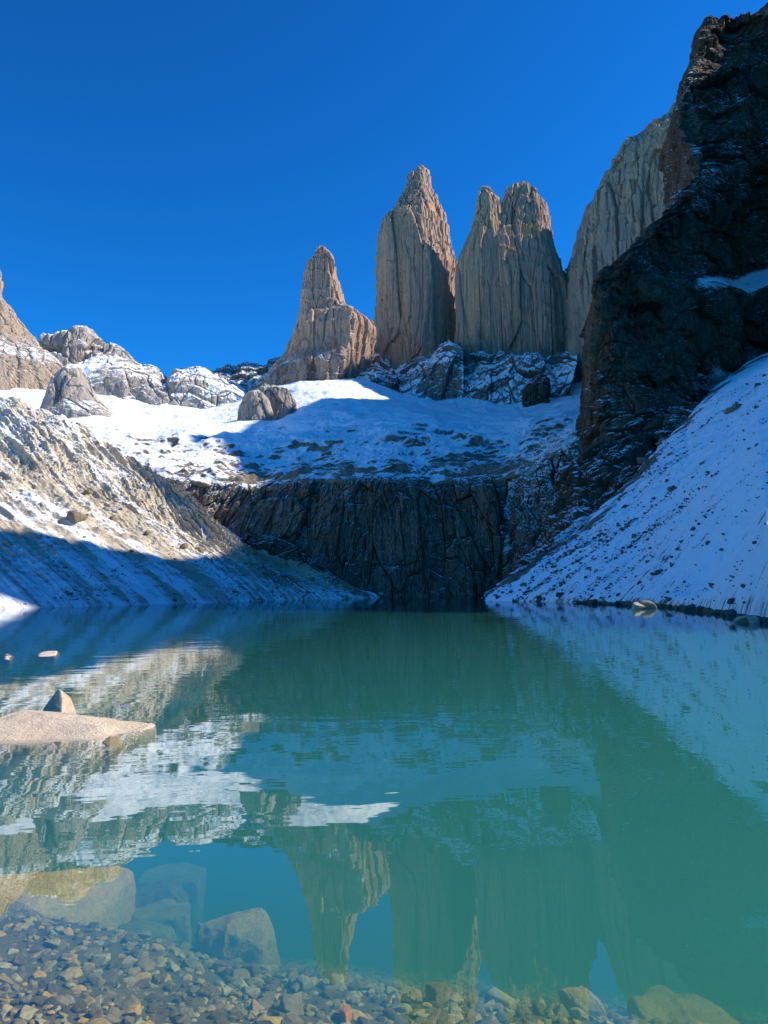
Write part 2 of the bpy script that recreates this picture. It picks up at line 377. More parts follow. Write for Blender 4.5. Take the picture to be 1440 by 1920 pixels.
# ---------------------------------------------------------------- generic terrain lofts
def loft(rows, nu, nv, uw=None, vpow=None, byu=True):
    """rows: list of (k,3) world polylines with the same k. returns grid nv x nu"""
    rows = np.array(rows)
    k = rows.shape[1]
    tu = np.linspace(0, k - 1, nu)
    if uw is not None: tu = np.interp(np.linspace(0, 1, nu), np.linspace(0, 1, k) if uw is True else uw, np.arange(k))
    A = np.stack([cr(r, tu) for r in rows])
    tv = np.linspace(0, len(rows) - 1, nv) if vpow is None else np.interp(np.linspace(0, 1, nv), vpow, np.arange(len(rows)))
    return cr(A, tv)
def pl(*pts): return np.array([P(*p) for p in pts])
def ups(G):
    N = grid_normals(G); return N * np.sign(N[..., 2:3].mean() if abs(N[..., 2].mean()) > .05 else -N[..., 1:2].mean())

def crest_mass(name, sky, base, Ys, Yb, mat, label, cat, amp=6, fs=30, vs=.6, seed=0, nu=460, nv=200, bulge=.12, jag=3, snow=None, noise_snow=0, back=120, tilt=0.0):
    """a ridge or buttress: base line in front, skyline behind it, falling away at the back"""
    n = 24
    sky = np.array(sky, float); base = np.array(base, float)
    def rs_(a):
        t = np.concatenate([[0], np.cumsum(np.hypot(np.diff(a[:, 0]), np.diff(a[:, 1])))]); t /= t[-1]
        u = np.linspace(0, 1, n); return np.interp(u, t, a[:, 0]), np.interp(u, t, a[:, 1])
    sx, sy = rs_(sky); bx, by = rs_(base)
    S_ = P(sx, sy, np.full(n, float(Ys)) + tilt * (sx - sx.mean())); B_ = P(bx, by, np.full(n, float(Yb)) + tilt * (bx - bx.mean()))
    M_ = S_ * .5 + B_ * .5; M_[:, 1] -= bulge * (Ys - Yb); M_[:, 2] += bulge * (S_[:, 2] - B_[:, 2]) * .5
    Q_ = S_ * .85 + B_ * .15; Q_[:, 1] -= bulge * (Ys - Yb) * .6
    rows = [B_ + np.array([0, -4, -30.]), B_, M_, Q_, S_, S_ + np.array([0, back * .3, -6.]), S_ + np.array([0, back, -70.])]
    G = loft(rows, nu, nv, vpow=[0, .10, .42, .68, .84, .92, 1])
    N = grid_normals(G); N *= -np.sign(N[..., 1:2].mean())
    q = G + seed * 91.3
    e = smooth(0, .05, np.linspace(0, 1, nu)) * smooth(1, .95, np.linspace(0, 1, nu))
    d = blocks(q, fs, vs, seed * 2.7) * amp + fbm(q / (fs * 2), 4) * amp * 1.0 + (ridged(q / (fs * .4) * np.array([1, 1, vs]), 4) - .3) * amp * .35
    Nh = N * np.array([1, 1, .6]); Nh /= np.linalg.norm(Nh, axis=-1, keepdims=True)
    G = G + Nh * ((d - d.mean()) * (.35 + .65 * e[None, :]))[..., None]
    G[..., 2] += jag * ridged(np.stack([G[..., 0] / (fs * .45), 0 * G[..., 0] + seed, G[..., 1] / 80], -1), 5) * smooth(.6, .84, np.linspace(0, 1, nv))[:, None] - jag * .4
    sb = np.zeros(G.shape[:2]) if snow is None else snow(G) + 0 * G[..., 0]
    o = grid_obj(name, G, mat, attrs={'snow': sb}, flip=True, flat=True)
    return tag(o, label, cat)
crest_mass('granite_peak', [(50, 690), (66, 660), (76, 640), (88, 634), (104, 634), (120, 633), (128, 627), (136, 628), (142, 619), (152, 617), (160, 624), (166, 634), (182, 642), (200, 648), (222, 652), (232, 664), (246, 676), (262, 690)],
           [(40, 760), (150, 760), (280, 740)], 960, 930, M_PEAK, 'grey granite peak with a blunt flat ridge behind the snowy hump', 'peak', amp=9, fs=40, vs=.3, seed=7, jag=4, bulge=.3)
crest_mass('snowy_hump', [(70, 735), (100, 712), (135, 696), (152, 684), (190, 675), (236, 673), (250, 680), (266, 683), (288, 690), (304, 700), (316, 720), (330, 742), (350, 764)],
           [(60, 765), (130, 762), (220, 768), (300, 775), (352, 776)], 880, 800, M_PEAK, 'long rock hump with a bright snowfield on its left side', 'peak', amp=6, fs=46, vs=.7, seed=8, jag=2, bulge=.25,
           snow=lambda G: .10 + .55 * smooth(P(225, 700, 860)[0], P(195, 700, 860)[0], G[..., 0] + 14 * fbm(G / 30, 3)))
crest_mass('snowy_hump', [(296, 745), (308, 716), (320, 699), (334, 692), (352, 695), (372, 691), (386, 693), (400, 702), (416, 711), (432, 722), (450, 735), (468, 750)],
           [(296, 775), (340, 778), (400, 780), (440, 770), (475, 760)], 870, 800, M_PEAK, 'snow streaked rock hump next to the dark jagged ridge', 'peak', amp=6, fs=42, vs=.6, seed=9, jag=2, bulge=.25,
           snow=lambda G: .14 + .25 * smooth(P(390, 700, 860)[0], P(410, 700, 860)[0], G[..., 0]))
crest_mass('dark_ridge', [(380, 700), (398, 690), (412, 692), (428, 688), (440, 690), (455, 685), (470, 682), (484, 687), (500, 684), (520, 680), (545, 676), (600, 672), (660, 690)],
           [(380, 735), (440, 732), (500, 722), (560, 716), (660, 716)], 1000, 900, M_DRIDGE, 'low dark jagged ridge between the snowy humps and the smallest tower', 'ridge', amp=7, fs=26, vs=.5, seed=11, jag=5, nu=700, bulge=.1, snow=lambda G: .12)
diag = lambda k: (lambda G: .02 + .42 * smooth(.25, .6, ridged(np.stack([(G[..., 2] * 1.2 - G[..., 0] * k) / 38, G[..., 0] / 160, G[..., 1] / 160], -1) + .5 * fbm(G / 40, 3)[..., None], 3)))
crest_mass('rock_buttress', [(648, 742), (662, 715), (678, 690), (700, 676), (722, 690), (742, 698), (765, 686), (795, 672), (825, 652), (848, 645), (864, 672)],
           [(640, 768), (668, 764), (700, 776), (728, 790), (745, 798), (772, 770), (805, 742), (838, 716), (868, 700)], 935, 835, M_DRIDGE, 'dark snow dusted buttress under the tallest tower', 'buttress', amp=8, fs=26, vs=.35, seed=15, jag=6, nu=700, nv=260, bulge=.2, snow=diag(.5))
crest_mass('rock_buttress', [(796, 800), (812, 764), (838, 728), (862, 694), (888, 668), (915, 676), (945, 660), (985, 668), (1030, 676), (1074, 668)],
           [(790, 812), (812, 822), (835, 808), (862, 796), (885, 800), (915, 806), (940, 788), (975, 768), (1010, 765), (1072, 720)], 925, 800, M_DRIDGE, 'dark snow patched buttress under the widest tower', 'buttress', amp=9, fs=28, vs=.3, seed=16, jag=6, nu=700, nv=260, bulge=.2, snow=diag(.7))

# terrace: snow covered glacier bench between the lake wall and the peaks
pxs = [-500, -250, -50, 100, 215, 330, 410, 490, 560, 630, 700, 760, 820, 880, 940, 990, 1050, 1100, 1180, 1300]
fr_py = [700, 780, 835, 865, 875, 893, 903, 908, 894, 892, 890, 893, 897, 893, 889, 868, 835, 815, 790, 770]
fr_Y = [520, 500, 480, 450, 425, 392, 384, 378, 374, 370, 368, 368, 368, 366, 362, 352, 345, 345, 350, 360]
m1_py = [690, 755, 800, 830, 842, 858, 862, 862, 858, 852, 848, 846, 848, 850, 850, 838, 822, 808, 780, 760]
m2_py = [680, 735, 770, 795, 805, 815, 818, 815, 808, 803, 800, 800, 802, 806, 806, 800, 795, 792, 770, 750]
m3_py = [670, 710, 735, 755, 772, 782, 784, 772, 752, 745, 756, 772, 788, 792, 790, 782, 778, 775, 760, 740]
bk_py = [650, 680, 700, 720, 745, 755, 752, 730, 714, 714, 722, 738, 744, 735, 748, 748, 730, 715, 705, 700]
n_ = len(pxs)
T_top = P(pxs, fr_py, fr_Y)
terr_rows = [T_top + np.array([0, 3, -5.]), T_top + np.array([0, 5, -.2]), P(pxs, m1_py, np.array(fr_Y) + 75), P(pxs, m2_py, np.interp(pxs, [-500, 1300], [610, 560])), P(pxs, m3_py, np.full(n_, 730.)), P(pxs, bk_py, np.full(n_, 900.)), P(pxs, bk_py, np.full(n_, 1050.)) + np.array([0, 0, -60])]
G = loft(terr_rows, 900, 420, vpow=[0, .02, .3, .55, .78, .95, 1])
N = ups(G)
q = G * np.array([1, 1, 1.])
far = smooth(370, 600, G[..., 1])
rough = (1 - far) * .9 + .5
leftm = smooth(-20, -110, G[..., 0] + (G[..., 1] - 420) * .12)
d = fbm(q / 70, 4) * 7 + ridged(q / np.array([34, 20, 16]) + fbm(q / 40, 2)[..., None], 5) * 3.2 * rough + ridged(q / np.array([9, 6, 5.]), 4) * 1.3 * rough
d -= ridged(q / np.array([34, 20, 16]), 5).mean() * 3
rib = ridged(np.stack([(G[..., 0] + G[..., 1] * .35) / 60, (G[..., 1] - G[..., 0] * .2) / 150, 0 * G[..., 0]], -1) + fbm(G / 90, 3)[..., None] * .6, 5)
fe = np.minimum(1, np.linspace(0, 1, 420)[:, None] / .05)
hum = ridged(G / np.array([120, 60, 60.]) + 3, 3) * 7 * smooth(380, 470, G[..., 1]) * smooth(900, 650, G[..., 1])
G2 = G + np.array([0, 0, 1.]) * ((d + hum + rib * 3.0 * smooth(400, 500, G[..., 1]) * smooth(900, 800, G[..., 1])) * fe + (1 - fe) * fbm(G / 8, 4) * 2.5)[..., None]
# bias of snow: clean glacier ice in the middle and far, rocky near the lip
px_m = 720 + F_PX * (G[..., 0] / G[..., 1])
snowb = .20 + .28 * smooth(430, 640, G[..., 1]) - .17 * smooth(.36, .62, rib) * smooth(840, 700, G[..., 1]) * smooth(-150, -60, G[..., 0]) - .10 * smooth(420, 372, G[..., 1]) - .04 * leftm * smooth(700, 520, G[..., 1])
o = grid_obj('snowfield', G2, M_TERR, attrs={'snow': snowb}); tag(o, kind='structure')
if G2[5, 5][2] < 0: pass

# back wall of the lake: tall striated cliff
w_px = [150, 215, 260, 330, 370, 410, 450, 490, 525, 560, 600, 630, 665, 700, 730, 760, 790, 820, 850, 880, 910, 940, 965, 990, 1020, 1050, 1075, 1100, 1180, 1300]
wt = np.stack([np.interp(w_px, pxs, T_top[:, k]) for k in range(3)], -1)
wt = P(w_px, np.interp(w_px, pxs, fr_py), np.interp(w_px, pxs, fr_Y))
foot_Y = np.interp(w_px, [150, 300, 400, 480, 560, 700, 900, 940, 980, 1100, 1300], [395, 370, 360, 352, 347, 345, 343, 340, 330, 318, 320])
def at_z(px, Y, z):
    px = np.asarray(px, float); Y = np.asarray(Y, float)
    a = P(px, np.full_like(px, 900.), Y); b = P(px, np.full_like(px, 1100.), Y)
    t = ((z - a[:, 2]) / (b[:, 2] - a[:, 2]))[:, None]; return a + (b - a) * t
wb = at_z(w_px, foot_Y, -4.0)
rows = [wb, wb * .67 + wt * .33 + np.array([0, -1, 0]), wb * .33 + wt * .67 + np.array([0, -3., 0]), wt + np.array([0, -1.5, -2.0]), wt + np.array([0, 9., .6])]
G = loft(rows, 1100, 300, vpow=[0, .33, .62, .93, 1])
N = grid_normals(G); N *= -np.sign(N[..., 1:2].mean()); Nh = N * np.array([1, 1, .2]); Nh /= np.linalg.norm(Nh, axis=-1, keepdims=True)
q = G.copy(); lean = .12
q[..., 0] += (G[..., 2] - 20) * lean * np.sin(G[..., 0] / 40)
qq = q * np.array([1, 1, .05])
qd = q.copy(); qd[..., 0] += q[..., 2] * .22 * np.sin(q[..., 0] / 60)
d = blocks(qd, 12, .06, 2.0) * 3.6 + blocks(qd, 4, .08, 6.0) * 1.3 + (ridged(qq / 4 + 9, 4, .6) - .3) * .8 + fbm(q * np.array([1, 1, .35]) / 40, 3) * 3.6 + fbm(q / np.array([6, 6, 3.]), 4) * .5
zl = q[..., 2] / 13 + fbm(q / 22, 3) * 1.5
d += -2.2 * ((zl % 1.0) ** 4 - .2) * smooth(-.1, .35, fbm(q / 26 + 4, 3))
# overhanging blocky arches low on the right
edge = np.ones(G.shape[:2])
edge[-40:] *= np.linspace(1, .1, 40)[:, None]
G2 = G + Nh * (d * edge)[..., None]
pxw = 720 + F_PX * G[..., 0] / G[..., 1]
gully = np.exp(-((pxw + 14 * fbm(G / 18, 3) - (936 + .35 * (G[..., 2]))) / 7) ** 2)
G2[..., 1] += gully * 4
sb = -.02 + .55 * gully * smooth(2, 30, G[..., 2]) + .33 * smooth(950, 985, pxw) * smooth(8, 40, G[..., 2]) + .16 * smooth(44, 60, G[..., 2] + 8 * fbm(G / 20, 3))
o = grid_obj('lake_headwall', G2, M_BACK, attrs={'snow': sb}, flip=True, flat=True)
tag(o, 'tall dark striated headwall dropping from the snowfield into the far end of the lake', 'rock wall')

# left moraine: shore to crest
sh = [(-900, 110), (-600, 150), (-300, 185), (0, 215), (200, 238), (430, 278), (510, 300), (570, 312), (650, 326), (712, 340)]
shore = at_z([a for a, b in sh], [b for a, b in sh], 0.0)
crest = pl((-2300, 300, 600), (-1700, 420, 620), (-1000, 560, 600), (-500, 690, 520), (-230, 735, 460), (-30, 738, 425), (205, 842, 405), (318, 915, 375), (412, 1012, 352), (560, 1066, 346))
mid = shore * .5 + crest * .5 + np.array([0, 0, -3.])
mid[:7, 2] += np.array([0, 0, 0, 2, -2, -6, -5.])
bk = crest + np.array([0, 25, -12.])
rows = [shore + np.array([1, -4, -4.]), shore, shore * .75 + crest * .25 + np.array([0, 0, -2.5]), mid, shore * .25 + crest * .75 + np.array([0, 0, -1.5]), crest, bk]
G = loft(rows, 1100, 520, vpow=[0, .015, .26, .5, .74, .96, 1])
uu, vv = np.meshgrid(np.linspace(0, 1, 1100), np.linspace(0, 1, 520))
up = smooth(.0, .55, vv)
env = smooth(0, .08, vv) * (1 - smooth(.93, 1, vv) * .5)
uvn = np.stack([uu * 46 + .0 * vv, vv * 3.0, uu * 0], -1)
rib = ridged(uvn + fbm(G / 60, 3)[..., None] * .8, 5, .55)
d = fbm(G / 60, 4) * 6 * up + rib * (0.8 + 3.0 * up) + ridged(G / 13, 5, .6) * (.5 + 2.4 * up * smooth(.2, .6, fbm(G / 45 + 3, 3) + .4)) + fbm(G / 3.5, 3) * (.3 + .5 * up)
G2 = G + np.array([.25, -.35, .9]) * (d * env)[..., None]
rocky = smooth(.1, .6, fbm(G / 40 + 8, 4) + .25)
snb = -.08 - .24 * up * rocky * smooth(85, 55, G[..., 2]) + .20 * smooth(50, 95, G[..., 2]) + .02 * smooth(18, 4, G[..., 2]) - .05 * smooth(60, 25, G[..., 2]) + .12 * smooth(-70, -20, G[..., 0])
SLOPE_L = G2
o = grid_obj('left_slope', G2, M_LEFT, attrs={'snow': snb}, uv=np.stack([uu, vv], -1), flip=False)
tag(o, kind='structure')

# snow scree at the wall foot behind the moraine
rows = [at_z([380, 430, 480, 560, 640, 716], [335, 335, 338, 338, 340, 342], -1.0), pl((380, 1010, 345), (425, 1015, 346), (480, 1040, 347), (560, 1068, 348), (630, 1095, 346), (705, 1114, 345)), pl((370, 965, 362), (415, 985, 359), (475, 1022, 356), (555, 1062, 353), (630, 1092, 350), (705, 1114, 348))]
G = loft(rows, 300, 90); G[..., 2] += fbm(G / 9, 5) * 1.6
o = grid_obj('scree_fan', G, M_LEFT, attrs={'snow': np.full(G.shape[:2], .12)}, uv=np.stack(np.meshgrid(np.linspace(0, .3, 300), np.linspace(0, .4, 90)), -1), flip=True)
tag(o, kind='structure')
# dark mound under the wall
tower('rock_mound', [(1008, 470, 500), (1014, 445, 530), (1022, 432, 548), (1034, 424, 562), (1048, 418, 580), (1064, 416, 605), (1084, 410, 640), (1110, 400, 690), (1125, 395, 705)],
      352, M_DARK, 'low dark rocky mound at the left foot of the headwall', 'rock mound', ratio=.25, amp=2.2, fs=9, seed=18, vs=.6, nv=140, nu=360, topamp=.7, snow=lambda G: .06 + 0 * G[..., 0])

# dark cliff on the right
cols = {
 'A': ([(895, 1128, 190), (935, 1108, 175), (1000, 1080, 170), (1100, 1010, 172), (1200, 915, 195), (1300, 810, 262), (1440, 690, 378), (1750, 560, 400), (2200, 500, 400)]),
 'B': ([(948, 1086, 235), (985, 1062, 215), (1040, 1020, 205), (1120, 950, 205), (1215, 860, 228), (1310, 760, 290), (1440, 655, 392), (1750, 500, 410), (2200, 430, 405)]),
 'C': ([(1030, 1000, 265), (1050, 980, 245), (1085, 945, 235), (1150, 890, 235), (1235, 815, 256), (1320, 735, 310), (1440, 630, 398), (1750, 460, 415), (2200, 380, 410)]),
 'D': ([(1093, 875, 290), (1108, 860, 272), (1135, 840, 262), (1185, 810, 264), (1255, 760, 282), (1330, 700, 325), (1440, 600, 402), (1750, 420, 420), (2200, 330, 410)]),
 'E': ([(1102, 740, 300), (1114, 735, 284), (1140, 728, 276), (1190, 715, 278), (1260, 690, 296), (1335, 640, 335), (1440, 560, 406), (1750, 380, 422), (2200, 290, 412)]),
 'F': ([(1108, 620, 306), (1118, 616, 292), (1145, 610, 284), (1190, 600, 290), (1260, 585, 305), (1340, 560, 342), (1440, 538, 408), (1750, 350, 424), (2200, 260, 414)]),
 'G': ([(1114, 545, 312), (1124, 540, 300), (1150, 535, 294), (1195, 530, 300), (1265, 530, 315), (1338, 527, 350), (1440, 530, 408), (1750, 330, 426), (2200, 240, 416)]),
 'H': ([(1138, 512, 322), (1146, 508, 312), (1170, 500, 308), (1205, 498, 316), (1270, 505, 334), (1345, 518, 375), (1440, 500, 442), (1750, 300, 440), (2200, 215, 420)]),
 'I': ([(1212, 440, 345), (1220, 436, 335), (1235, 430, 334), (1258, 430, 340), (1300, 432, 356), (1356, 440, 388), (1440, 428, 446), (1750, 250, 444), (2200, 170, 425)]),
 'J': ([(1300, 345, 381), (1306, 340, 373), (1316, 336, 371), (1332, 334, 373), (1352, 332, 381), (1386, 330, 397), (1440, 326, 431), (1750, 180, 422), (2200, 110, 404)]),
 'K': ([(1295, 275, 409), (1302, 272, 401), (1314, 270, 399), (1330, 268, 401), (1350, 266, 409), (1386, 262, 418), (1440, 258, 444), (1750, 120, 426), (2200, 60, 409)]),
 'L': ([(1284, 205, 438), (1292, 203, 430), (1306, 202, 428), (1324, 200, 430), (1348, 196, 438), (1386, 190, 443), (1440, 185, 461), (1750, 60, 430), (2200, 10, 414)]),
 'M': ([(1286, 165, 462), (1294, 163, 454), (1308, 160, 452), (1326, 156, 456), (1350, 150, 464), (1390, 142, 466), (1440, 135, 476), (1750, 20, 434), (2200, -30, 419)]),
 'N': ([(1308, 120, 490), (1314, 118, 482), (1326, 114, 482), (1340, 110, 486), (1362, 106, 494), (1396, 98, 489), (1440, 92, 489), (1750, -30, 438), (2200, -70, 424)]),
 'O': ([(1311, 74, 514), (1318, 71, 507), (1330, 68, 507), (1346, 66, 511), (1368, 62, 519), (1400, 56, 507), (1440, 52, 500), (1750, -60, 442), (2200, -100, 426)]),
 'P': ([(1330, 60, 525), (1336, 56, 521), (1346, 50, 521), (1358, 44, 523), (1378, 38, 529), (1404, 32, 514), (1440, 27, 504), (1750, -80, 444), (2200, -120, 428)]),
}
rows = [pl(*v) for v in cols.values()]
topback = rows[-1] + np.array([40, 90, -6.]); rows.append(topback)
rows.append(topback + np.array([60, 120, -160.]))
# left return: wrap behind
rows = [np.concatenate([(r[0] + np.array([14, 75 if i > 3 else 30, 0]))[None], r]) for i, r in enumerate(rows)]
G = loft(rows, 760, 900, uw=[0, .08, .14, .22, .34, .48, .64, .82, .94, 1], vpow=[0, .05, .1, .17, .26, .34, .40, .44, .52, .62, .69, .75, .79, .84, .89, .92, .96, 1])
N = grid_normals(G); N *= -np.sign(N[..., 1:2].mean()); Nh = N * np.array([1, 1, .35]); Nh /= np.linalg.norm(Nh, axis=-1, keepdims=True)
q = G
wq = q + 10 * np.stack([fbm(q / 40, 3), fbm(q / 40 + 7, 3), fbm(q / 40 + 13, 3)], -1)
d = fbm(q / 70, 3) * 10 + blocks(q, 26, .45, 3.0) * 6.5 + blocks(q, 8, .8, 8.0) * 1.9 + (ridged(wq / np.array([5, 5, 9.]), 4, .6) - .3) * 1.0
zl = (G[..., 2] - G[..., 0] * .10) / 24 + fbm(q / 50, 4) * 1.2
d += -4.5 * ((zl % 1.0) ** 3 - .25) * smooth(-.3, .3, fbm(q / 35 + 3, 3))
zl2 = (G[..., 2] - G[..., 0] * .12) / 6.5 + fbm(q / 30, 3) * 1.2
d += -1.3 * ((zl2 % 1.0) ** 2 - .3) * smooth(-.2, .4, fbm(q / 25 + 9, 3))
d -= d.mean()
d *= (.55 + .45 * smooth(.05, .18, np.linspace(0, 1, 760)))[None, :]
close = smooth(130, 260, G[..., 1]) * .75 + .25
zz = G[..., 2]
pxc = 720 + F_PX * G[..., 0] / G[..., 1]
bl = np.linspace(0, len(rows) - 1, 900)
tv_ = np.interp(np.linspace(0, 1, 900), [0, .05, .1, .17, .26, .34, .40, .44, .52, .62, .69, .75, .79, .84, .89, .92, .96, 1], np.arange(18))[:, None]
bench = smooth(5.0, 6.0, tv_) * smooth(7.15, 6.95, tv_) * smooth(1335, 1350, pxc)
G2 = G + Nh * (d * close * (1 - .85 * bench))[..., None]
sb = -.03 + .15 * smooth(130, 230, zz) + .10 * smooth(60, 20, zz)
o = grid_obj('dark_cliff', G2, M_DARK, attrs={'snow': sb + .8 * bench}, flip=True, flat=True)
tag(o, 'huge near black layered cliff with thin snow ledges filling the right side', 'cliff')

# right scree slope: polar layout about the shore point under the camera
az_c = np.radians([7.3, 9.6, 11.0, 14.8, 18.4, 21.9, 26.5, 33, 45, 60, 78, 95, 112])
Rs_c = np.array([128., 118, 111, 88, 72, 55, 34.5, 25, 17.5, 12.5, 9.5, 7.5, 6.5])
Rf_c = np.array([134., 138, 142, 165, 200, 262, 400, 400, 360, 280, 220, 200, 190])
fy_c = [1119, 1086, 1056, 985, 890, 790, 672]
az_px = np.degrees(np.arctan((np.array([905, 963, 1000, 1100, 1200, 1300, 1440]) - 720) / F_PX))
tf = [.0]
foot = P([905, 963, 1000, 1100, 1200, 1300, 1440], fy_c, Rf_c[:7] * np.cos(az_c[:7]))
zf = np.concatenate([foot[:, 2], [125, 84, 56, 44, 38, 34]])
Nu, Nv = 1300, 620
az = np.interp(np.linspace(0, 1, Nu), [0, .85, 1], [az_c[0], R(30), az_c[-1]])
Rs = np.interp(az, az_c, Rs_c); Rf = np.interp(az, az_c, Rf_c); Zf = np.interp(az, az_c, zf)
vv = np.concatenate([[-.02], np.linspace(0, 1, Nv - 3) ** 1.6, [1.03, 1.06]])[:, None]
vz = np.clip(vv, -.02, 1)
Rr = Rs * (1 - vv) + Rf * vv
Z = Zf * (vz * .93 + .07 * vz ** 2)
# shoreline bank: small step; and a dip at right, shaped to let sun reach the waterline
X = Rr * np.sin(az); Yy = Rr * np.cos(az)
G = np.stack([X, Yy, np.broadcast_to(Z, X.shape)], -1).copy()
dist_sh = (Rr - Rs)
G[..., 2] += .45 * smooth(-.2, 3.5, dist_sh) - .35
nearf = smooth(110, 30, Rr)
q = G
amp = .35 + .65 * smooth(20, 130, Rr)
envr = smooth(0, 9, dist_sh)
d = fbm(q / 22, 4) * 1.6 * amp + ridged(q / np.array([9, 5, 7.]), 4) * .5 * amp + fbm(q / 1.3, 4) * .16
mound = -2.4 * np.exp(-((Yy - 58) / 9.) ** 2) * smooth(20, 29, X) * smooth(75, 45, X)  # dip carved into the slope so the sun clears it to the shore
G[..., 2] += (d + mound) * envr
G[-1, :, 2] -= 6
vu = np.linspace(0, 1, Nu)[None, :] * np.ones_like(X)
# streak coordinates: u follows the shore (world Y), v up the slope (world X)
uv = np.stack([80 * np.log(np.maximum(G[..., 1], 0) + 8) + fbm(q / 40, 2) * 2, 7 * np.log(np.maximum(G[..., 0], 0) + 15)], -1)
sbr = .0 + .06 * fbm(q / 30, 3) + .12 * smooth(30, 8, dist_sh) * smooth(90, 40, Rr) * 0
sbr = sbr + .10 + .17 * smooth(R(17), R(25), az)[None, :] + .15 * smooth(70, 40, Rr) - 1.2 * smooth(.55, .25, dist_sh)
upe = (vz > .5) * smooth(.72, .97, vz) * smooth(1.2, .9, vz)
sbr = sbr - .75 * upe * smooth(-.25, .1, fbm(q / 16 + 2, 4))
o = grid_obj('right_slope', G, M_RIGHT, attrs={'snow': sbr}, uv=uv, flip=False)
tag(o, kind='structure')

SLOPE_R = G
# unseen ridge added right of the view, crest shaped to shade slope and lake
ry = np.array([-290, -170, -40, -10, 5, 30, 44, 59, 63, 70, 73, 130, 229, 237, 245, 265, 292, 300, 307, 314, 335, 357, 369, 385, 405, 417, 441, 477, 513, 561, 597, 640, 690, 753, 813, 883, 933.])
rz = np.array([120, 150, 200, 225, 240, 250, 259, 262, 250.2, 250.2, 262, 290, 336, 350, 385, 402, 420, 405, 375, 350, 344, 346, 364, 371, 378, 396, 412, 422, 450, 468, 485, 498, 495, 470, 440, 415, 300.])
yy = np.concatenate([np.linspace(-290, 0, 60, endpoint=False), np.linspace(0, 930, 640)])
zz_ = np.interp(yy, ry, rz)
cx = np.maximum(330, .0 * yy) * np.ones_like(yy)
crestr = np.stack([cx, yy, zz_], -1)
crestr[:, 2] += fbm(np.stack([yy / 9, yy * 0, yy * 0], -1), 4) * 2.0 * (1 - np.exp(-((yy - 67) / 9) ** 2))
xb = np.maximum(150 + np.maximum(0, 60 - yy) * 0, .60 * yy)
xb = np.minimum(xb, 315)
lo = np.stack([xb, yy, np.full_like(yy, 20.)], -1)
vv = np.linspace(0, 1, 90)[:, None]
f1 = vv ** 1.6
G = lo[None] * (1 - vv[..., None]) + crestr[None] * vv[..., None]
G[..., 2] = lo[None, :, 2] * (1 - f1) + crestr[None, :, 2] * f1
G[..., 2] += (fbm(G / 40, 4) * 12 + ridged(G / 18, 4) * 4) * (1 - vv ** 3) * smooth(0, .1, vv)
bkr = crestr[None] + np.array([60, 0, -25.]) * np.linspace(.1, 4, 14)[:, None, None]
G = np.concatenate([G, bkr], 0)
o = grid_obj('shade_ridge', G, M_DARK, attrs={'snow': np.full(G.shape[:2], -.02)}); tag(o, kind='structure')

# ---------------------------------------------------------------- near ground, water
def bed_z(x, y):
    """lake bed and shore under the camera; the bed is shallower on the left"""
    x = np.asarray(x, float); y = np.asarray(y, float)
    s = y - 2.55 + .30 * np.clip(x, -4, 6) - .1 * np.clip(-x - 1, 0, 4) 
    z = -.24 * s
    z = np.where(s > 1.6, -.384 - .42 * (s - 1.6), z)
    z = np.where(s < -2, .48 - .05 * (s + 2), z)
    z = np.maximum(z, -7 + 0 * z) + .13 * np.exp(-((x + 2.1) / .9) ** 2 - ((y - 4.8) / .7) ** 2)
    return z + .0
gx = np.concatenate([np.linspace(-60, -5, 60, endpoint=False), np.linspace(-5, 5, 260), np.linspace(5, 9, 40)[1:]])
gy = np.concatenate([np.linspace(-30, 0, 50, endpoint=False), np.linspace(0, 8, 240), np.linspace(8, 60, 60)[1:]])
X, Yy = np.meshgrid(gx, gy)
G = np.stack([X, Yy, bed_z(X, Yy)], -1)
G[..., 2] += fbm(G / 1.1, 4) * .05 + fbm(G / .12, 3) * .012
BED = G

def stone_mat(name, c1, c2, c3=None, sc=6.0, bump=.3, flip=False):
    m = NT(name); tc = m.n('ShaderNodeTexCoord').outputs['Object']
    rnd = m.n('ShaderNodeObjectInfo').outputs['Random']
    big = m.noise(tc, sc * .5, 5, .6); fine = m.noise(tc, sc * 12, 6, .7)
    col = m.mix(m.ramp(big, .35, .65), c1, c2)
    col = m.mix(m.ramp(fine, .35, .7, 0, .55), col, tuple(c * .45 for c in c1))
    if c3: col = m.mix(m.ramp(m.noise(tc, sc * .9, 5, .6), .52, .64, 0, .8), col, c3)
    bs = m.n('ShaderNodeBsdfPrincipled'); m.t.links.new(col, bs.inputs['Base Color']); bs.inputs['Roughness'].default_value = .85
    bs.inputs['Specular IOR Level'].default_value = .2
    h = m.math('ADD', m.math('MULTIPLY', big, .5 / sc), m.math('MULTIPLY', fine, .12 / sc))
    bp = m.n('ShaderNodeBump', inp={'Strength': bump * 2, 'Distance': 1.0, 'Height': h}); m.t.links.new(bp.outputs[0], bs.inputs['Normal'])
    m.t.links.new(bs.outputs[0], m.out.inputs[0]); return m.m
M_BED = stone_mat('lake_bed_silt', (.13, .105, .045), (.18, .145, .065), sc=5)
o = grid_obj('lake_bed', G, M_BED); tag(o, kind='structure')

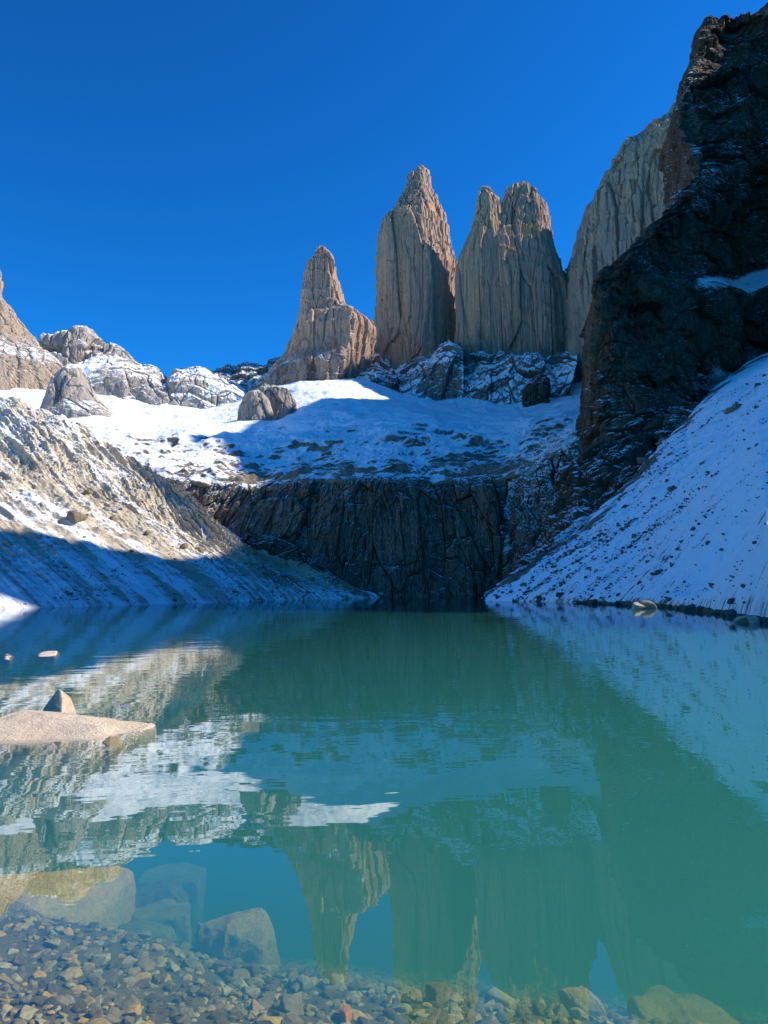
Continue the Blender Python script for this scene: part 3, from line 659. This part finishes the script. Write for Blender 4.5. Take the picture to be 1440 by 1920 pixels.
m = NT('lake_water')
tcw = m.n('ShaderNodeTexCoord').outputs['Object']
w1 = m.noise(m.map(tcw, (.5, 1.0, 1)), 1.1, 3, .5, dist=.4)
w2 = m.noise(m.map(tcw, (.5, 1.0, 1)), .16, 4, .55)
w3 = m.noise(m.map(tcw, (.35, 1.0, 1)), 4.5, 2, .5)
patch = m.ramp(m.noise(m.map(tcw, (.3, 1.0, 1)), .05, 3, .5), .35, .65, .35, 1.0)
h = m.math('ADD', m.math('MULTIPLY', w1, .006), m.math('MULTIPLY', w2, .018))
h = m.math('MULTIPLY', m.math('ADD', h, m.math('MULTIPLY', w3, .0012)), patch)
bp = m.n('ShaderNodeBump', inp={'Strength': 1.0, 'Distance': 1.0, 'Height': h})
inc = m.n('ShaderNodeNewGeometry').outputs['Incoming']
dt = m.n('ShaderNodeVectorMath', operation='DOT_PRODUCT', inp={0: inc, 1: bp.outputs[0]})
co = m.math('ABSOLUTE', dt.outputs['Value'])
fres = m.math('ADD', .03, m.math('MULTIPLY', .97, m.math('POWER', m.math('SUBTRACT', 1.0, co, clamp=True), 3.4)), clamp=True)
gl = m.n('ShaderNodeBsdfGlossy', inp={'Roughness': 0.0, 'Normal': bp.outputs[0]})
tr = m.n('ShaderNodeBsdfTransparent'); tr.inputs['Color'].default_value = (1, 1, 1, 1)
mx = m.n('ShaderNodeMixShader'); m.t.links.new(fres, mx.inputs[0]); m.t.links.new(tr.outputs[0], mx.inputs[1]); m.t.links.new(gl.outputs[0], mx.inputs[2]); m.t.links.new(mx.outputs[0], m.out.inputs[0])
va = m.n('ShaderNodeVolumeAbsorption'); va.inputs['Color'].default_value = (.18, .62, .30, 1); va.inputs['Density'].default_value = .80
vs_ = m.n('ShaderNodeVolumeScatter'); vs_.inputs['Color'].default_value = (.15, .72, .99, 1); vs_.inputs['Density'].default_value = .47; vs_.inputs['Anisotropy'].default_value = .2
ad = m.n('ShaderNodeAddShader'); m.t.links.new(va.outputs[0], ad.inputs[0]); m.t.links.new(vs_.outputs[0], ad.inputs[1]); m.t.links.new(ad.outputs[0], m.out.inputs['Volume'])
x0, x1, y0, y1, zb = -900, 320, -30, 520, -25
V = [(x0, y0, 0), (x1, y0, 0), (x1, y1, 0), (x0, y1, 0), (x0, y0, zb), (x1, y0, zb), (x1, y1, zb), (x0, y1, zb)]
o = mesh_obj('lake_water', V, [(0, 1, 2, 3), (7, 6, 5, 4), (0, 4, 5, 1), (1, 5, 6, 2), (2, 6, 7, 3), (3, 7, 4, 0)], m.m, smooth_=False); tag(o, kind='structure')

# ---------------------------------------------------------------- stones
import bmesh
def hull_mesh(pts, bevel=.0, sub=0, nz=0.0, nsc=1.0, seed=0):
    bm = bmesh.new()
    for p in pts: bm.verts.new(p)
    r = bmesh.ops.convex_hull(bm, input=bm.verts)
    junk = [g for g in set(r['geom_interior'] + r['geom_unused']) if isinstance(g, bmesh.types.BMVert)]
    if junk: bmesh.ops.delete(bm, geom=junk, context='VERTS')
    loose = [v for v in bm.verts if not v.link_faces]
    if loose: bmesh.ops.delete(bm, geom=loose, context='VERTS')
    bmesh.ops.dissolve_limit(bm, angle_limit=R(6), verts=bm.verts, edges=bm.edges)
    if bevel: bmesh.ops.bevel(bm, geom=list(bm.edges), offset=bevel, segments=2, profile=.6, affect='EDGES', clamp_overlap=True)
    bmesh.ops.triangulate(bm, faces=bm.faces)
    for _ in range(sub):
        bmesh.ops.subdivide_edges(bm, edges=bm.edges, cuts=1, use_grid_fill=True)
        bmesh.ops.triangulate(bm, faces=bm.faces)
    bm.normal_update()
    V = np.array([v.co[:] for v in bm.verts]); N = np.array([v.normal[:] for v in bm.verts])
    if nz: V = V + N * (fbm(V / nsc + seed * 3.3, 4) * nz)[:, None] + N * (ridged(V / nsc * 2.3 + seed, 3) * nz * .35)[:, None]
    Fq = np.array([[v.index for v in f.verts] for f in bm.faces]); bm.free()
    return V, Fq
def rock_pts(rs, w, d, h, n=18):
    p = rs.normal(size=(n, 3)); p /= np.linalg.norm(p, axis=1)[:, None]
    p = np.sign(p) * np.abs(p) ** .7; p /= np.abs(p).max(axis=1)[:, None] ** .55
    return p * np.array([w, d, h]) * .5 * (1 - .18 * rs.rand(n, 1))
def rock_object(name, mat, pts, loc, rot=0, bevel=None, sub=2, seed=0, label=None, cat=None, group=None, kind=None, tilt=(0, 0), nzf=.03):
    ext = np.ptp(np.array(pts), axis=0).max()
    V, Fq = hull_mesh(pts, bevel if bevel is not None else ext * .02, sub, ext * nzf, ext * .35, seed)
    me_o = mesh_obj(name, V, Fq, mat, smooth_=False)
    me_o.location = tuple(loc); me_o.rotation_euler = (tilt[0], tilt[1], rot)
    try:
        me_o.data.polygons.foreach_set('use_smooth', np.ones(len(me_o.data.polygons), bool)); me_o.data.set_sharp_from_angle(angle=R(32))
    except Exception: pass
    return tag(me_o, label, cat, group, kind)

M_SLAB = stone_mat('pink_granite', (.72, .57, .42), (.80, .67, .51), (.60, .47, .33), sc=3, bump=.45)
M_GREY = stone_mat('grey_stone', (.27, .225, .12), (.35, .29, .15), sc=9)
M_TAN = stone_mat('tan_stone', (.56, .41, .15), (.62, .47, .20), (.32, .24, .10), sc=7, bump=.6)
M_OCHRE = stone_mat('ochre_stone', (.55, .36, .15), (.48, .38, .22), sc=9)
M_PALE = stone_mat('pale_stone', (.52, .46, .28), (.43, .38, .23), sc=9)
M_SAND = stone_mat('sandy_granite', (.52, .41, .29), (.60, .49, .36), (.38, .30, .21), sc=5)
M_DKST = stone_mat('dark_stone', (.09, .085, .075), (.14, .13, .11), sc=5)
M_ORNG = stone_mat('orange_stone', (.72, .26, .06), (.58, .24, .08), sc=9)
M_RUSTY = stone_mat('rusty_slab_stone', (.58, .42, .18), (.46, .34, .15), (.80, .36, .03), sc=2.2)
M_BROWN = stone_mat('brown_stone', (.17, .13, .095), (.25, .2, .14), sc=1.2)

def img_rock(name, mat, tops, base_z, label, cat='rock', thick=.0, seed=0, **kw):
    if thick > .15: kw.setdefault('bevel', .035)
    """tops: (px,py,z) or (px,py,None,Y) outline points of the visible rock; hull reaches down to base_z"""
    W = []
    for t in tops:
        if len(t) == 3: W.append(PW(t[0], t[1], t[2]))
        else: W.append(P(t[0], t[1], t[3]))
    W = np.array(W); c = W.mean(0); low = W.copy(); low[:, 2] = base_z; low[:, :2] = c[:2] + (low[:, :2] - c[:2]) * (1.0 + thick)
    A = np.concatenate([W, low]) ; org = np.array([c[0], c[1], base_z])
    return rock_object(name, mat, A - org, org, sub=3, seed=seed, label=label, cat=cat, **kw)

# sunlit slab and its neighbours
img_rock('flat_slab', M_SLAB, [(-90, 1398, -0.03), (-60, 1372, None, 9.9), (0, 1352, None, 10.2), (36, 1329, None, 10.5), (90, 1334, None, 10.55), (150, 1344, None, 10.5), (230, 1353, None, 10.5), (288, 1357, None, 10.4), (290, 1364, None, 10.3), (262, 1374, -.02), (215, 1380, -.03), (160, 1389, -.02), (95, 1388, -.03), (40, 1393, -.03), (66, 1360, None, 9.95), (180, 1362, None, 9.9)],
         -.5, 'large flat pinkish slab lying half out of the water at the left', 'slab', thick=.02, seed=3, nzf=.02)
img_rock('pointed_rock', M_SAND, [(113, 1292, None, 11.2), (79, 1333, None, 11.15), (116, 1338, None, 10.6), (142, 1336, None, 11.3), (105, 1320, None, 11.9), (107, 1296, None, 11.35), (133, 1308, None, 11.2), (92, 1312, None, 11.15), (117, 1312, None, 10.9)], -.3,
         'pointed pyramid rock with one dark face behind the flat pinkish slab', 'rock', seed=5, nzf=.01)
img_rock('stone', M_GREY, [(192, 1390, None, 9.25), (207, 1379, None, 9.4), (219, 1380, None, 9.4), (231, 1390, None, 9.3), (228, 1399, .0), (205, 1403, .0)], -.4,
         'small rounded grey stone in the water in front of the flat slab', 'stone', seed=6, nzf=.02)
img_rock('stone', M_SLAB, [(67, 1226, None, 26), (80, 1221, None, 26.2), (106, 1220, None, 26.2), (112, 1225, None, 26), (104, 1231, 0), (72, 1231, 0)], -.6,
         'long pale stone out on the lake, right of two distant ones', 'stone', seed=7, nzf=.02)
img_rock('stone', M_SLAB, [(6, 1230, None, 25.5), (12, 1226, None, 25.5), (22, 1227, None, 25.4), (28, 1233, None, 25.3), (18, 1237, 0), (8, 1236, 0)], -.6,
         'small pale stone out on the lake, left of two distant ones', 'stone', seed=8, nzf=.02)
# submerged boulders near the viewer
img_rock('sunken_slab', M_RUSTY, [(-60, 1742, -.30), (60, 1742, -.30), (128, 1752, -.32), (190, 1705, -.30), (252, 1636, -.34), (240, 1622, -.30), (120, 1632, -.14), (-60, 1650, -.10), (60, 1700, -.19)], -.75,
         'long rust streaked slab under water below the flat slab reflections at the left', 'slab', seed=9, thick=.12, nzf=.02)
img_rock('sunken_boulder', M_TAN, [(1185, 1870, -.55), (1230, 1840, -.6), (1320, 1870, -.62), (1390, 1915, -.6), (1340, 1950, -.5), (1220, 1930, -.5)], -1.4,
         'large blurred boulder deep under water in the lower right corner', 'boulder', thick=.3, seed=17, nzf=.05)

def sunk(mat, px, py, wpx, ztop, hr, dr, label, seed, rot=0.0, tilt=(0, 0)):
    """angular boulder standing on the lake bed, its top at ztop seen at the pixel"""
    c = PW(px, py, ztop); w = wpx / F_PX * np.linalg.norm(c - CAM); h = w * hr
    r2 = np.random.RandomState(seed)
    pts = rock_pts(r2, w, w * dr, h, 20)
    bz = float(bed_z(c[0], c[1] + w * dr * .3)); zc = ztop - h * .42
    pts = np.concatenate([pts, pts[pts[:, 2] < 0] * np.array([1.08, 1.08, 0]) + np.array([0, 0, min(bz - .12 - zc, -h * .5)])])
    o = rock_object('sunken_boulder', mat, pts, (c[0], c[1] + w * dr * .3, zc), rot=rot, sub=3, seed=seed, bevel=w * .035, nzf=.05, label=label, cat='boulder', tilt=tilt)
    return o
sunk(M_TAN, 442, 1742, 150, -.36, .42, .62, 'big squarish submerged boulder with a pale top, standing alone in the middle left', 103, rot=.15, tilt=(.12, -.05))
sunk(M_BROWN, 285, 1668, 105, -.46, .40, .7, 'dark sided submerged boulder touching the tip of the rusty slab', 104, rot=.3)
sunk(M_TAN, 315, 1640, 120, -.66, .30, .7, 'faint pale boulder deep under water beyond the rusty slab', 105)
sunk(M_TAN, 285, 1704, 115, -.54, .30, .7, 'blurred tan boulder under water right of the rusty slab', 106, rot=.2)
sunk(M_TAN, 160, 1792, 92, -.34, .22, .9, 'pale cracked flat block under water below the rusty slab', 107, rot=.5)
sunk(M_TAN, 40, 1836, 96, -.20, .35, .55, 'wedge shaped tan rock under water near the lower left corner', 108, rot=.4, tilt=(.1, -.25))
sunk(M_PALE, 48, 1797, 54, -.22, .5, .8, 'small rounded pale boulder above the wedge shaped rock at lower left', 109)
sunk(M_OCHRE, 1096, 1875, 76, -.38, .5, .8, 'yellowish submerged boulder left of the large one in the lower right corner', 110)
sunk(M_GREY, 258, 1750, 105, -.52, .25, .7, 'blurred grey flat boulder between the rusty slab and the squarish boulder', 111)
img_rock('orange_stone', M_ORNG, [(636, 1893, -.2), (644, 1882, -.2), (656, 1884, -.2), (660, 1895, -.19), (648, 1902, -.18)], -.3,
         'bright orange stone among the pebbles at the bottom edge', 'stone', seed=20, bevel=.004)
img_rock('ochre_stone', M_OCHRE, [(170, 1875, -.17), (185, 1866, -.17), (207, 1868, -.18), (210, 1884, -.17), (188, 1890, -.16)], -.3,
         'orange tan stone among the pebbles near the lower left corner', 'stone', seed=21, bevel=.004)

# pebbles on the lake bed
rs = np.random.RandomState(11)
protos = []
pm = [M_TAN, M_GREY, M_PALE, M_OCHRE, M_BROWN, M_TAN]
hulls = [hull_mesh(rock_pts(rs, 1, .8 + .3 * rs.rand(), .6 + .25 * rs.rand(), 14), .07, 1, .05, .5, k) for k in range(12)]
for k, (V, Fq) in enumerate(hulls):
    me = None
lab = {'tan_stone': 'tan angular pebble on the shallow lake bed', 'grey_stone': 'grey angular pebble on the shallow lake bed', 'pale_stone': 'pale whitish pebble on the shallow lake bed', 'ochre_stone': 'yellow ochre pebble on the shallow lake bed', 'brown_stone': 'dark brown pebble on the shallow lake bed'}
meshes = {}
def pebble(x, y, s, k, mt):
    key = (k, mt.name)
    if key not in meshes:
        V, Fq = hulls[k]
        o = mesh_obj('pebble', V, Fq, mt, smooth_=True)
        try: o.data.set_sharp_from_angle(angle=R(38))
        except Exception: pass
        meshes[key] = o.data
    else:
        o = bpy.data.objects.new('pebble', meshes[key]); C.objects.link(o)
    o.location = (x, y, float(bed_z(x, y)) + s * .12); o.scale = (s, s, s * .9)
    o.rotation_euler = (rs.uniform(-.4, .4), rs.uniform(-.4, .4), rs.uniform(0, 6.3))
    tag(o, lab[mt.name], 'pebble', 'pebbles on the shallow lake bed')
def to_px(p):
    d = np.asarray(p, float) - CAM; w = d @ _F
    return 720 + F_PX * (d @ _R) / w, 960 - F_PX * (d @ _U) / w
cnt = 0; tries = 0; placed = []
while cnt < 290 and tries < 20000:
    tries += 1
    px, py = rs.uniform(-20, 1300), rs.uniform(1760, 1925) if rs.rand() < .35 else rs.uniform(1845, 1925)
    z0 = -.2
    for _ in range(6):
        w = PW(px, py, z0); z0 = float(bed_z(w[0], w[1]))
    if px > 1150 and py < 1860: continue
    s = float(np.clip(rs.lognormal(-2.8, .42), .035, .17))
    if any((w[0] - a) ** 2 + (w[1] - b) ** 2 < ((s + c) * .42) ** 2 for a, b, c in placed): continue
    placed.append((w[0], w[1], s)); pebble(w[0], w[1], s, rs.randint(12), pm[rs.choice(6, p=[.3, .25, .12, .08, .1, .15])]); cnt += 1
# the thousands of smaller ones
def scatter_mesh(name, pts, sizes, mat, kinds=None, flat=.85):
    Vs, Fs, tn, off = [], [], [], 0
    for (x, y, z), s in zip(pts, sizes):
        V, Fq = hulls[rs.randint(12)]
        a = rs.uniform(0, 6.3); c, sn = math.cos(a), math.sin(a); t = rs.uniform(-.5, .5)
        Rm = np.array([[c, -sn, 0], [sn, c, 0], [0, 0, 1]]) @ np.array([[1, 0, 0], [0, math.cos(t), -math.sin(t)], [0, math.sin(t), math.cos(t)]])
        W = (V * np.array([1, 1, flat]) * s) @ Rm.T + np.array([x, y, z]); Vs.append(W); Fs.append(Fq + off); off += len(V); tn.append(np.full(len(V), rs.rand()))
    return mesh_obj(name, np.concatenate(Vs), np.concatenate(Fs), mat, attrs={'tone': np.concatenate(tn)}, smooth_=False)
def tone_mat(name, cols, sc):
    m = NT(name); t = m.n('ShaderNodeAttribute', attribute_name='tone').outputs['Fac']
    tc = m.n('ShaderNodeTexCoord').outputs['Object']
    r = m.n('ShaderNodeValToRGB'); m.t.links.new(t, r.inputs[0]); r.color_ramp.interpolation = 'CONSTANT'
    while len(r.color_ramp.elements) < len(cols): r.color_ramp.elements.new(.5)
    for i, c in enumerate(cols): r.color_ramp.elements[i].position = i / len(cols); r.color_ramp.elements[i].color = (*c, 1)
    f = m.ramp(m.noise(tc, sc, 6, .7), .3, .7)
    n = m.n('ShaderNodeMix', data_type='RGBA', blend_type='MULTIPLY'); n.inputs[0].default_value = .8
    m.t.links.new(r.outputs[0], n.inputs[6]); m.t.links.new(m.mix(f, (.5, .5, .5), (1.1, 1.1, 1.1)), n.inputs[7])
    bs = m.n('ShaderNodeBsdfPrincipled'); m.t.links.new(n.outputs[2], bs.inputs['Base Color']); bs.inputs['Roughness'].default_value = .85; bs.inputs['Specular IOR Level'].default_value = .2
    m.t.links.new(bs.outputs[0], m.out.inputs[0]); return m.m
M_PEB = tone_mat('pebble_mix', [(.36, .26, .09), (.23, .18, .08), (.42, .31, .12), (.15, .115, .05), (.42, .36, .19), (.50, .31, .08), (.28, .21, .08)], 60)
M_RUB = tone_mat('slope_rubble', [(.10, .08, .065), (.17, .13, .10), (.07, .06, .055), (.24, .19, .14), (.13, .10, .08)], 3)
n = 12000
x = rs.uniform(-4.2, 3.4, n); y = rs.uniform(1.6, 6.6, n); sz = np.clip(rs.lognormal(-3.1, .42, n), .018, .12)
z = bed_z(x, y) + sz * .1
o = scatter_mesh('pebble_bed', np.stack([x, y, z], -1), sz, M_PEB, flat=.6); tag(o, kind='stuff')

# boulders and rubble on the two slopes
def slope_boulder(name, G, i, j, s, mt, label, group=None, cat='boulder', sink=.05, asp=(1.15, .8, .6), origin_px=None):
    p = G[i, j]
    pts = rock_pts(rs, s * asp[0], s * asp[1], s * asp[2], 16)
    V, Fq = hull_mesh(pts, s * .04, 1, s * .05, s * .4, rs.randint(99))
    o = mesh_obj(name, V, Fq, mt, smooth_=True)
    try: o.data.set_sharp_from_angle(angle=R(38))
    except Exception: pass
    o.location = (p[0], p[1], p[2] + s * sink); o.rotation_euler = (rs.uniform(-.3, .3), rs.uniform(-.3, .3), rs.uniform(0, 6.3))
    return tag(o, label, cat, group)
def nearest(G, px, py):
    qx, qy = to_px(G.reshape(-1, 3)); d = (qx - px) ** 2 + (qy - py) ** 2
    return np.unravel_index(d.argmin(), G.shape[:2])
GR = SLOPE_R
qx, qy = to_px(GR)
inview = (qx < 1470) & (qx > 905) & (qy < 1180)
cand = np.argwhere(inview)
for px, py, s, mt, lb in [(1152, 806, 6.0, M_BROWN, 'brown boulder high on the snowy slope, left of the two larger upper ones'), (1178, 800, 4.2, M_BROWN, 'smaller brown boulder just right of the high brown boulder on the snowy slope'),
                          (1212, 772, 5.5, M_BROWN, 'brown boulder below the dark cliff ledges, high on the snowy slope'), (1372, 772, 6.5, M_BROWN, 'big brown boulder near the top right of the snowy slope'),
                          (1262, 918, 3.2, M_BROWN, 'long brown boulder in the middle of the snowy slope'), (1225, 935, 2.2, M_BROWN, 'small brown boulder left below the long brown one on the snowy slope'),
                          (1328, 1020, 1.1, M_DKST, 'black split boulder sticking out of the lower snowy slope'), (1375, 1128, 1.0, M_DKST, 'black boulder just above the shoreline rocks at the right'),
                          (1320, 868, 2.2, M_BROWN, 'dark boulder right of the middle of the snowy slope'), (1258, 852, 2.4, M_BROWN, 'isolated dark boulder above the long brown one')]:
    i, j = nearest(GR, px, py); slope_boulder('boulder', GR, i, j, s * .62, mt, lb, asp=(1.2, .8, .55), sink=0)
k = 0
for a in rs.permutation(len(cand)):
    i, j = cand[a]; r_ = math.hypot(GR[i, j, 0], GR[i, j, 1])
    if r_ > 150 and rs.rand() < .7: continue
    lim = 60 if False else 1
    s = float(np.clip(rs.lognormal(-.65, .4), .25, 1.3)) * (r_ / 90) ** .6
    slope_boulder('boulder', GR, i, j, s, M_DKST if rs.rand() < .4 else M_BROWN, 'dark boulder poking through the shaded snow of the right slope', 'boulders scattered over the right snow slope')
    k += 1
    if k >= 110: break
# shoreline rocks along the right bank
k = 0
az_s = np.linspace(R(14), R(27.5), 70)
for a in az_s:
    a += rs.uniform(-.002, .002); rr = np.interp(a, az_c, Rs_c) + rs.uniform(-.5, .5)
    s = rs.uniform(.35, .9) * (rr / 60) ** .5
    p = np.zeros((1, 1, 3)); p[0, 0] = (rr * math.sin(a), rr * math.cos(a), .02)
    slope_boulder('shore_rock', p, 0, 0, s, M_DKST if rs.rand() < .65 else M_BROWN, 'dark rock in the row along the right waterline', 'rocks lining the right waterline', 'rock', sink=.1)
for px, py, s, lb in [(1196, 1138, 1.1, 'yellowish sunlit rock at the waterline, left of a close pair'), (1216, 1137, 1.3, 'yellowish sunlit block at the waterline, right of a close pair'),
                      (1392, 1163, .62, 'pale rock at the waterline near the right edge, left of two'), (1414, 1164, .55, 'pale rock at the waterline near the right edge, right of two')]:
    w = PW(px, py + 4, 0); p = w.reshape(1, 1, 3)
    slope_boulder('shore_rock', p, 0, 0, s, M_SAND, lb, None, 'rock', sink=.2)
# fine rubble on the right slope
near = cand[(np.hypot(GR[cand[:, 0], cand[:, 1], 0], GR[cand[:, 0], cand[:, 1], 1]) < 260)]
cl = fbm(np.stack([GR[near[:, 0], near[:, 1], 1] / 5, GR[near[:, 0], near[:, 1], 0] / 22, np.zeros(len(near))], -1), 4)
sel = near[rs.choice(len(near), 5200, p=np.clip(cl + .02, .004, 1) ** 2 / (np.clip(cl + .02, .004, 1) ** 2).sum())]
pp = GR[sel[:, 0], sel[:, 1]] + rs.normal(size=(len(sel), 3)) * np.array([.3, .3, 0])
rr = np.hypot(pp[:, 0], pp[:, 1])
o = scatter_mesh('rubble', pp, np.clip(rs.lognormal(-2.0, .5, len(sel)), .05, .6) * (rr / 70) ** .8, M_RUB); tag(o, kind='stuff')

GL = SLOPE_L
for px, py, s, lb in [(142, 972, 7, 'big dark boulder on the shadow line of the left slope'), (372, 1036, 6, 'grey boulder low on the sunlit left slope near its tip'), (165, 925, 4, 'dark boulder high in the sunlit brown debris of the left slope'),
                      (210, 975, 3.5, 'dark boulder right of the big one on the left slope'), (278, 1000, 3.5, 'dark boulder in the pale debris midway to the slope tip'), (345, 1025, 4, 'brown boulder above the grey one near the slope tip')]:
    i, j = nearest(GL, px, py); slope_boulder('boulder', GL, i, j, s, M_BROWN, lb, asp=(1.1, .9, .8))
qx, qy = to_px(GL); cand = np.argwhere((qx > -10) & (qx < 700) & (qy > 750) & (qy < 1135))
for a in rs.permutation(len(cand))[:110]:
    i, j = cand[a]
    slope_boulder('boulder', GL, i, j, float(np.clip(rs.lognormal(.45, .4), .8, 4)), M_BROWN if rs.rand() < .5 else M_GREY, 'boulder resting in the streaked debris of the left slope', 'boulders scattered over the left slope')
cl = fbm(GL[cand[:, 0], cand[:, 1]] / 18, 4)
sel = cand[rs.choice(len(cand), 4200, p=np.clip(cl, .003, 1) ** 1.5 / (np.clip(cl, .003, 1) ** 1.5).sum())]; pp = GL[sel[:, 0], sel[:, 1]]
M_RUBL = tone_mat('moraine_rubble', [(.24, .20, .14), (.33, .28, .21), (.16, .13, .10), (.30, .26, .20), (.2, .17, .13)], 1)
o = scatter_mesh('rubble', pp, np.clip(rs.lognormal(-.7, .5, len(sel)), .25, 2), M_RUBL); tag(o, kind='stuff')
